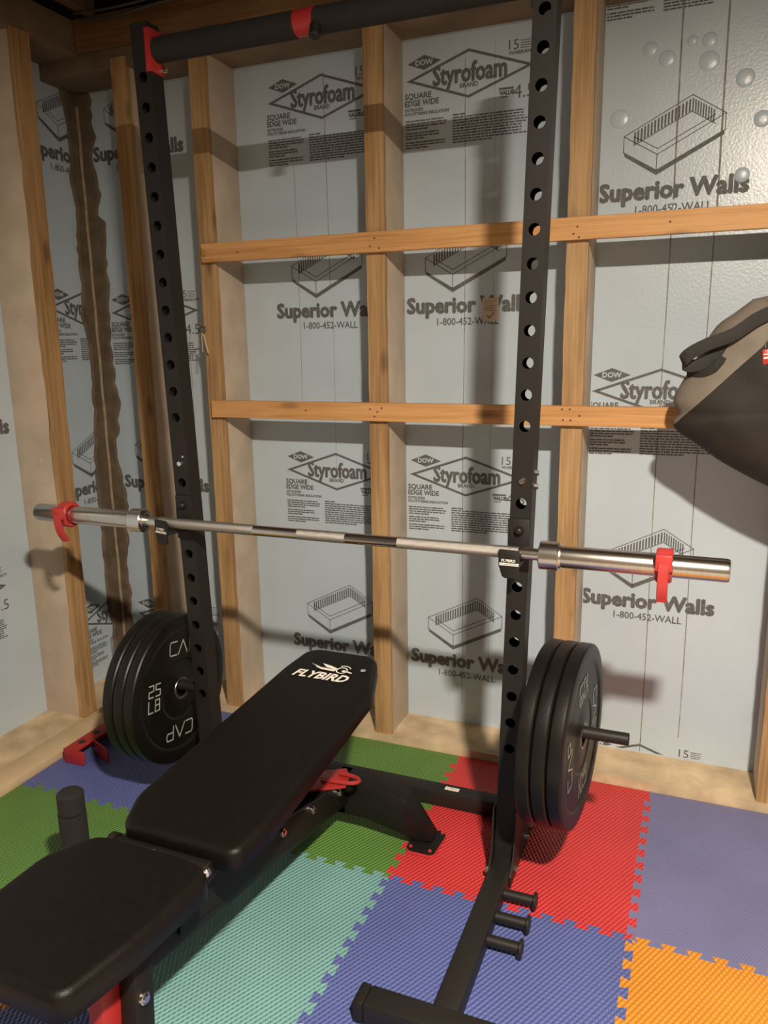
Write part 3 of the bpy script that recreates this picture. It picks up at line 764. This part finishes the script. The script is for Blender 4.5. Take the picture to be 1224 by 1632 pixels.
def place_plate(src, x, y, z, spin, label, tilt=0.0, yaw=0.0, first=False):
    r = src if first else src.copy()
    if not first:
        COL.objects.link(r)
        for c in list(src.children):
            d = c.copy(); COL.objects.link(d); d.parent = r; d.matrix_parent_inverse = Matrix.Identity(4)
    # local z of a plate -> world +X, local y -> world up, local x -> world -Y..+Y
    base = Matrix(((0, 0, 1), (1, 0, 0), (0, 1, 0))).to_4x4()
    m = Matrix.Rotation(yaw, 4, 'Z') @ Matrix.Rotation(tilt, 4, 'Y') @ base @ Matrix.Rotation(spin, 4, 'Z')
    r.rotation_euler = m.to_euler(); r.location = (x, y, z)
    tag(r, label, 'weight plate', 'weight plates on the storage pegs'); return r
RX = 1.3265 - PT / 2
LX = .142 - PT / 2
PLR = [('black weight plate, outermost on the right peg, its lettered face toward the open peg end', 0, math.radians(96)),
       ('black weight plate in the middle of the right stack of three', 1, .8),
       ('black weight plate innermost of the right stack, next to the upright', 2, 2.0)]
PLL = [('black weight plate nearest the bench in the left stack, with faint grey lettering', 0, math.radians(-10)),
       ('black weight plate in the middle of the left stack of three', 1, 1.1),
       ('black weight plate nearest the left wall in the left stack', 2, 2.4)]
first = True
for lab, k, sp in PLR:
    place_plate(proto_l, RX - k * (PT + .0004), -.525, .4200, sp, lab, yaw=-.085, first=first); first = False
for lab, k, sp in PLL:
    place_plate(proto_l, LX - k * (PT + .0004), -.525, .3555, sp, lab)

# ------------------------------------------------------------------ weight bench
bench = thing('weight_bench', 'black adjustable workout bench with padded seat and slightly raised backrest', 'bench', (.66, -1.05, 0))
def rounded_outline(pts, radii, n=8):
    out = []; N = len(pts)
    for i in range(N):
        p, a, c = Vector(pts[i]), Vector(pts[i - 1]), Vector(pts[(i + 1) % N]); r = radii[i]
        u, v = (a - p).normalized(), (c - p).normalized(); ang = u.angle(v); d = r / math.tan(ang / 2)
        cen = p + (u + v).normalized() * (r / math.sin(ang / 2)); s, e = p + u * d - cen, p + v * d - cen
        a0 = math.atan2(s.y, s.x); a1 = math.atan2(e.y, e.x); da = (a1 - a0 + PI) % (2 * PI) - PI
        for k in range(n + 1):
            t = a0 + da * k / n; out.append((cen.x + r * math.cos(t), cen.y + r * math.sin(t)))
    return out
def pad_bm(pts, radii, th, mtx, edge=.014, crown=.006):
    b = nb(); base = [Vector(p) for p in rounded_outline(pts, radii)]
    cx = sum((p.x for p in base)) / len(base); cy = sum((p.y for p in base)) / len(base); C = Vector((cx, cy)); n = len(base)
    nrm = []
    for i in range(n):
        t = (base[(i + 1) % n] - base[i - 1]).normalized(); nrm.append(Vector((t.y, -t.x)))
    if sum(nrm[i].dot(base[i] - C) for i in range(n)) < 0: nrm = [-v for v in nrm]
    lv = [(-.006, -th), (0, -th + .005)] + [(0, -edge - .004)]
    for k in range(0, 7):
        a = k / 6 * PI / 2; lv.append((-edge * (1 - math.cos(a)), -edge + edge * math.sin(a)))
    rings = []
    for off, z in lv: rings.append([b.verts.new((*(base[i] + nrm[i] * off), z)) for i in range(n)])
    for s in (.85, .6, .3): rings.append([b.verts.new((*(C + (base[i] + nrm[i] * -edge - C) * s), crown * (1 - s * s))) for i in range(n)])
    top = b.verts.new((C.x, C.y, crown))
    for p, q in zip(rings, rings[1:]):
        for i in range(n): b.faces.new([p[i], p[(i + 1) % n], q[(i + 1) % n], q[i]])
    for i in range(n): b.faces.new([rings[-1][i], rings[-1][(i + 1) % n], top])
    b.faces.new(rings[0][::-1])
    o = nb(); merge(o, b, mtx); return o
# backrest: local frame on the tilted top surface, x right, y away from the camera
y0, z0, y1, z1 = -1.252, .4525, -.480, .531
BT = rot_to((.655, y0, z0), (1, .0, 0), (0, y1 - y0, z1 - z0)) 
LEN = math.hypot(y1 - y0, z1 - z0)
b = pad_bm([(-.118, 0), (.146, -.004), (.160, .09), (.163, LEN - .17), (.110, LEN), (-.095, LEN), (-.114, LEN - .12), (-.150, .085)], [.035, .03, .10, .14, .045, .05, .25, .09], .052, BT, .016, .003)
back = link('backrest_pad', b, 'vinyl', bench, angle=60)
# lettering on the backrest
b = nb(); LM = BT @ Matrix.Translation((-.068, LEN - .163, .0034))
put_text(b, LM, 0, 0, 'FLYBIRD', .155, .032, bold=.03, shear=.28)
bx, by = .052, .043
poly2(b, LM, [(bx - .030, by + .028), (bx - .018, by + .024), (bx - .004, by + .010), (bx + .012, by + .004), (bx + .050, by + .002), (bx + .052, by + .010), (bx + .022, by + .013), (bx + .006, by + .014), (bx - .008, by + .020)])
poly2(b, LM, [(bx + .002, by + .034), (bx + .030, by + .028), (bx + .054, by + .018), (bx + .050, by + .010), (bx + .020, by + .018)])
def ringp(c, r0, r1, m, a0=0, a1=360, n=24):
    for k in range(n):
        a, e = math.radians(a0 + (a1 - a0) * k / n), math.radians(a0 + (a1 - a0) * (k + 1) / n)
        poly2(b, m, [(c[0] + r0 * math.cos(a), c[1] + r0 * math.sin(a)), (c[0] + r1 * math.cos(a), c[1] + r1 * math.sin(a)), (c[0] + r1 * math.cos(e), c[1] + r1 * math.sin(e)), (c[0] + r0 * math.cos(e), c[1] + r0 * math.sin(e))])
ringp((bx + .068, by + .012), .0125, .0160, LM); ringp((bx + .074, by + .010), 0.0001, .005, LM)
ringp((bx + .070, by + .016), .0185, .0215, LM, 30, 130, 10)
poly2(b, LM, [(bx + .084, by + .006), (bx + .100, by + .003), (bx + .098, by + .008), (bx + .086, by + .012)])
ringp((bx + .122, by + .028), .0050, .0064, LM, n=16); ringp((bx + .122, by + .028), .0001, .0022, LM, n=8)
lg = link('logo_print', b, 'white_print', back, smooth=False); lg['label'] = 'white logo lettering'
# seat
SM = rot_to((.610, -1.615, .4485), (1, 0, 0), (0, 1, 0))
b = pad_bm([(-.135, .0), (.128, -.008), (.152, .11), (.172, .315), (.10, .332), (-.100, .330), (-.152, .24), (-.155, .10)], [.04, .035, .2, .035, .1, .05, .08, .1], .055, SM, .016, .004)
link('seat_pad', b, 'vinyl', bench, angle=60)
# frame under the pads
def bar(bm, p0, p1, w, h, bev=.004):
    p0, p1 = Vector(p0), Vector(p1); d = (p1 - p0).normalized(); x = Vector((0, 0, 1)).cross(d)
    x = Vector((1, 0, 0)) if x.length < .01 else x.normalized(); y = d.cross(x)
    m = Matrix((x, d, y)).transposed().to_4x4(); m.translation = p0
    m2 = Matrix((x, d, x.cross(d))).transposed().to_4x4(); m2.translation = p0
    box(bm, -w / 2, w / 2, 0, (p1 - p0).length, -h / 2, h / 2, bev, mtx=m2)
b = nb(); bar(b, (.668, -1.44, .315), (.668, -.525, .130), .048, .060); mb_ = link('main_beam', b, 'bench', bench)
for s in (-1, 1):
    b = nb(); x = .668 + s * .0275
    prism(b, [(-1.30, .285), (-.62, .140), (-.585, .165), (-.620, .198), (-1.10, .330), (-1.28, .350)], rot_to((x - .002, 0, 0), (0, 1, 0), (0, 0, 1)), .004); sp_ = link('ladder_plate', b, 'bench', bench)
for y, z in ((-.612, .178), (-.765, .221), (-.916, .255), (-1.080, .292)):
    k = nb(); lathe(k, [(0, .010), (.006, .010), (.0065, .006), (.010, .0055), (.0105, 0)], rot_to((.6985, y, z), (0, 1, 0), (0, 0, 1)), 16); link('bolt', k, 'bolt', mb_)
for s in (-1, 1):      # carriers under the backrest
    b = nb(); bar(b, (.667 + s * .055, -1.27, .385), (.667 + s * .055, -.66, .445), .026, .035); link('backrest_rail', b, 'bench', bench)
b = nb(); bar(b, (.667, -1.00, .30), (.667, -.80, .430), .03, .03); link('support_strut', b, 'bench', bench)
# hinge
b = nb(); cyl(b, (.516, -1.258, .408), (.745, -1.258, .408), .0165, 20, bev=.002); hg = link('hinge_tube', b, 'bench', bench)
b = nb(); lathe(b, [(.0178, -.012), (.0215, -.012), (.0215, .002), (.015, .006), (0, .006)], frame((.516, -1.258, .408), (.504, -1.258, .408))[0], 24); link('end_cap', b, 'black_plastic', hg)
for x, y, z in ((.762, -1.293, .4335), (.640, -1.288, .4335)):
    k = nb(); lathe(k, [(0, .008), (.006, .008), (.009, .004), (.009, -.004), (.006, -.008), (0, -.008)], rot_to((x, y, z), (1, 0, 0), (0, 1, 0)), 14); link('bolt', k, 'bolt', hg)
# front leg
b = nb(); bar(b, (.706, -1.450, .010), (.706, -1.425, .380), .032, .05); lg_ = link('front_leg', b, 'bench', bench)
k = nb(); lathe(k, [(0, .010), (.007, .010), (.008, .006), (.011, .0055), (.0115, 0)], rot_to((.7222, -1.438, .281), (0, 1, 0), (0, 0, 1)), 16); link('bolt', k, 'bolt', lg_)
b = nb(); bar(b, (.672, -1.478, .010), (.672, -1.468, .385), .032, .05); rl = link('leg_sleeve', b, 'red_metal', bench); rl['label'] = 'red leg tube under the seat'
b = nb(); bar(b, (.45, -1.47, .026), (.88, -1.47, .026), .05, .05); link('front_foot', b, 'bench', bench)
b = nb(); bar(b, (.655, -1.58, .378), (.655, -1.30, .378), .06, .03); link('seat_rail', b, 'bench', bench)
# rear foot: cross tube with splayed ends on foot plates
def rear_half(s):
    b = nb(); X = lambda d: .668 + s * d
    pr = [(-.02, .178, .070), (.075, .178, .070), (.195, .148, .040), (.262, .018, .003)]
    w = .034
    sec = []
    for i, (d, zt, zb) in enumerate(pr):
        yy = (-.512, -.512, -.508, -.482)[i]; w = (.034, .034, .032, .028)[i]
        sec.append([b.verts.new(v) for v in ((X(d), yy - w, zt), (X(d), yy + w, zt), (X(d) - (s * .058 if i == 3 else 0), yy + w, zb), (X(d) - (s * .058 if i == 3 else 0), yy - w, zb))])
    for p, q in zip(sec, sec[1:]):
        for j in range(4): b.faces.new([p[j], p[(j + 1) % 4], q[(j + 1) % 4], q[j]])
    b.faces.new(sec[0]); b.faces.new(sec[-1])
    bmesh.ops.recalc_face_normals(b, faces=b.faces)
    bmesh.ops.bevel(b, geom=list(b.edges), offset=.005, segments=2, affect='EDGES', profile=.5)
    return b
for s in (1, -1):
    rf = link('rear_foot', rear_half(s), 'bench', bench)
    cx, cy = .668 + s * .240, -.500
    pp = rounded_outline([(cx - .046, cy - .055), (cx + .040, cy - .055), (cx + .048, cy + .062), (cx - .038, cy + .052)], [.018] * 4, 5)
    b = nb(); prism(b, pp, Matrix.Translation((0, 0, .0006)), .006, .001); rr = link('foot_rubber', b, 'red_plastic', rf); rr['label'] = 'red rubber under the foot plate'
    b = nb(); prism(b, [(cx + (x - cx) * .94, cy + (y - cy) * .94) for x, y in pp], Matrix.Translation((0, 0, .0066)), .006, .001); fp = link('foot_plate', b, 'bench', rf)
    for dx, dy in ((-.030, -.040), (.026, -.042), (.034, .046)):
        k = nb(); cyl(k, (cx + dx, cy + dy, .0124), (cx + dx, cy + dy, .0155), .0048, 14); link('rivet', k, 'red_plastic', fp)
# red pivot bracket with its loop handle, at the far end of the main beam
b = nb(); RBm = Matrix.Identity(4)
prism(b, [(.630, -.690), (.728, -.628), (.716, -.575), (.692, -.545), (.625, -.585)], Matrix.Translation((0, 0, .208)), .006, .001)
rbk = link('pivot_bracket', b, 'red_metal', bench); rbk['label'] = 'red steel bracket at the far end of the frame'
b = nb(); tube(b, smooth_path([(.654, -.624, .2185), (.690, -.630, .222), (.740, -.622, .222), (.757, -.606, .222), (.742, -.592, .222), (.715, -.588, .222), (.690, -.584, .2185)], 6), .0055, 10); link('loop_handle', b, 'red_metal', rbk)

# ------------------------------------------------------------------ red bracket on the floor
sa = thing('spotter_bracket', 'red steel bracket with holes and two tabs lying on the mat beside the left plates', 'bracket', (-.33, -.42, 0))
b = nb()
N = 5
box(b, -.372, -.318, -.505, -.230, .044, .050, .001)
box(b, -.372, -.366, -.505, -.230, .002, .044, .001)
link('channel', b, 'red_metal', sa)
for y in (-.455, -.385, -.315, -.250):
    k = nb(); cyl(k, (-.345, y, .0498), (-.345, y, .0506), .013, 20); link('hole', k, 'rackin', sa)
b = nb(); prism(b, rounded_outline([(-.372, .002), (-.288, .002), (-.282, .050), (-.372, .052)], [.004, .008, .012, .004], 4), rot_to((0, -.508, 0), (1, 0, 0), (0, 0, 1)), .006, .001)
link('tab', b, 'red_metal', sa)
b = nb(); prism(b, rounded_outline([(0, .002), (.105, .002), (.105, .050), (0, .050)], [.004, .010, .012, .004], 4), rot_to((-.320, -.425, 0), (1, -.42, 0), (0, 0, 1)), .006, .001)
link('tab', b, 'red_metal', sa)

# ------------------------------------------------------------------ duffel bag hanging at the right
BAGY = -.125
def P(x, z): return (x, z)
bagt = thing('duffel_bag', 'grey and black duffel bag hanging in front of the wall at right edge', 'bag', (1.80, BAGY, .93))
ol = [(1.640, 1.456), (1.600, 1.424), (1.562, 1.394), (1.532, 1.343), (1.512, 1.299), (1.481, 1.240), (1.470, 1.202), (1.484, 1.172), (1.470, 1.148), (1.488, 1.122), (1.537, 1.090), (1.600, 1.046), (1.710, .990), (1.850, .935), (2.00, .93), (2.13, 1.00), (2.20, 1.15), (2.17, 1.32), (2.06, 1.42), (1.90, 1.46), (1.75, 1.475)]
def bag_mesh():
    b = nb(); c = Vector((1.82, 1.19)); pts = [Vector((p.x, p.y)) for p in smooth_path([(x, z, 0) for x, z in ol + [ol[0]]], 4)[:-1]]
    n = len(pts); lv = []
    for k in range(0, 10): lv.append((math.cos(k / 10 * PI / 2), math.sin(k / 10 * PI / 2)))
    rings = {}
    r = random.Random(5)
    for s in (-1, 1):
        prev = None
        for li, (sc, dd) in enumerate(lv):
            key = 0 if li == 0 else (s, li)
            if key in rings: prev = rings[key]; continue
            dep = .115 if s < 0 else .085
            ring = []
            for i, p in enumerate(pts):
                q = c + (p - c) * sc
                w = .006 * math.sin(q.x * 38 + q.y * 27) * dd * (1 - dd * .3)
                ring.append(b.verts.new((q.x, BAGY + s * dep * dd ** .8 + w, q.y)))
            rings[key] = ring
            if prev:
                for i in range(n): b.faces.new([prev[i], prev[(i + 1) % n], ring[(i + 1) % n], ring[i]])
            prev = ring
        cv = b.verts.new((c.x, BAGY + s * (.115 if s < 0 else .085), c.y))
        for i in range(n): b.faces.new([prev[i], prev[(i + 1) % n], cv])
    return b
# the seam between grey top panel and black body runs up to the right
seam_a, seam_b = Vector((1.472, 0, 1.142)), Vector((1.725, 0, 1.405))
sn = Vector((-(seam_b.z - seam_a.z), 0, seam_b.x - seam_a.x)).normalized()
for nm, m_, s in (('body', 'bagblack', 1), ('top_panel', 'baggrey', -1)):
    b = bag_mesh()
    bmesh.ops.bisect_plane(b, geom=list(b.verts) + list(b.edges) + list(b.faces), plane_co=seam_a, plane_no=sn * s, clear_outer=True)
    p = link(nm, b, m_, bagt, angle=70)
    if s < 0: p['label'] = 'grey nylon panel'
# handle loop of webbing
HY = -.205
b = nb(); tube(b, smooth_path([(1.700, HY, 1.430), (1.650, HY - .012, 1.408), (1.600, HY - .014, 1.372), (1.545, HY - .016, 1.350), (1.505, HY - .014, 1.328), (1.490, HY - .004, 1.308), (1.502, HY + .008, 1.297), (1.535, HY + .012, 1.302), (1.566, HY + .014, 1.328), (1.600, HY + .014, 1.362), (1.690, HY + .010, 1.400)], 6), 0, flat=(.0155, .0022, (-.25, -.1, 1)))
link('handle', b, 'webbing', bagt)
b = nb(); tube(b, smooth_path([(1.500, -.160, 1.276), (1.530, -.186, 1.274), (1.560, -.204, 1.290), (1.580, -.214, 1.318)], 5), 0, flat=(.009, .002, (-.3, -.3, .95))); link('handle_patch', b, 'webbing', bagt)
TM = Matrix.Translation((1.676, -.224, 1.318)) @ Matrix.Rotation(-.12, 4, 'Y')
b = nb(); box(b, -.011, .011, -.004, .004, -.018, .018, .003, mtx=TM)
zp = link('zipper_tag', b, 'red_plastic', bagt); zp['label'] = 'red zipper tag'
b = nb(); box(b, -.008, .008, -.0048, -.0040, -.004, .000, mtx=TM); box(b, -.008, .008, -.0048, -.0040, .005, .0075, mtx=TM); link('tag_print', b, 'white_print', zp)
b = nb(); tube(b, [(1.678 + .008 * math.cos(a * PI / 8), -.222, 1.345 + .011 * math.sin(a * PI / 8)) for a in range(17)], .0016, 6); link('zipper_ring', b, 'bolt', bagt)

# ------------------------------------------------------------------ small things on the wall
kt = thing('hex_keys', 'thin metal keys hanging from a nail on the wall stud', 'tool', (-.064, -.004, 1.42))
b = nb(); cyl(b, (-.0575, .004, 1.425), (-.0575, -.022, 1.428), .0022, 8); link('nail', b, 'nail', kt)
b = nb(); tube(b, [(-.0575 + .011 * math.cos(a * PI / 8), -.016, 1.416 + .011 * math.sin(a * PI / 8)) for a in range(17)], .0016, 6); link('ring', b, 'nail', kt)
b = nb(); tube(b, [(-.060, -.018, 1.405), (-.052, -.018, 1.398), (-.038, -.018, 1.338)], .0030, 8); link('key', b, 'key', kt)
b = nb(); tube(b, [(-.062, -.015, 1.405), (-.0625, -.015, 1.342)], .0018, 8); link('key', b, 'key', kt)

tg = thing('paper_tag', 'small brown paper tag with a check mark stuck over the printed wall lettering', 'tag', (.900, D - .001, 1.424))
b = nb(); prism(b, [(.874, 1.425), (.926, 1.426), (.924, 1.497), (.872, 1.498)], rot_to((0, D - .0012, 0), (1, 0, 0), (0, 0, 1)), .0004)
# local z of that frame is -Y, so the tag stands just proud of the board
link('card', b, 'tag', tg, smooth=False)
b = nb(); m_ = rot_to((0, D - .0019, 0), (1, 0, 0), (0, 0, 1))
for k in range(7): line2(b, m_, (.879, 1.489 - k * .005), (.918 - .006 * (k % 3), 1.489 - k * .005), .0016)
line2(b, m_, (.888, 1.444), (.895, 1.436), .004); line2(b, m_, (.895, 1.436), (.910, 1.452), .004)
link('tag_print', b, 'tagink', tg, smooth=False)

b = nb(); tube(b, smooth_path([(-.46, -.03, 2.425), (-.30, -.05, 2.405), (-.12, -.05, 2.415), (.05, -.04, 2.425), (.35, -.05, 2.433)], 8), .005, 8)
tube(b, smooth_path([(-.46, -.05, 2.435), (-.25, -.07, 2.420), (.0, -.07, 2.430), (.35, -.07, 2.434)], 8), .004, 8)
o = link('cable', b, 'cable'); tag(o, 'dark cable pair running along the top of the back wall', 'cable')
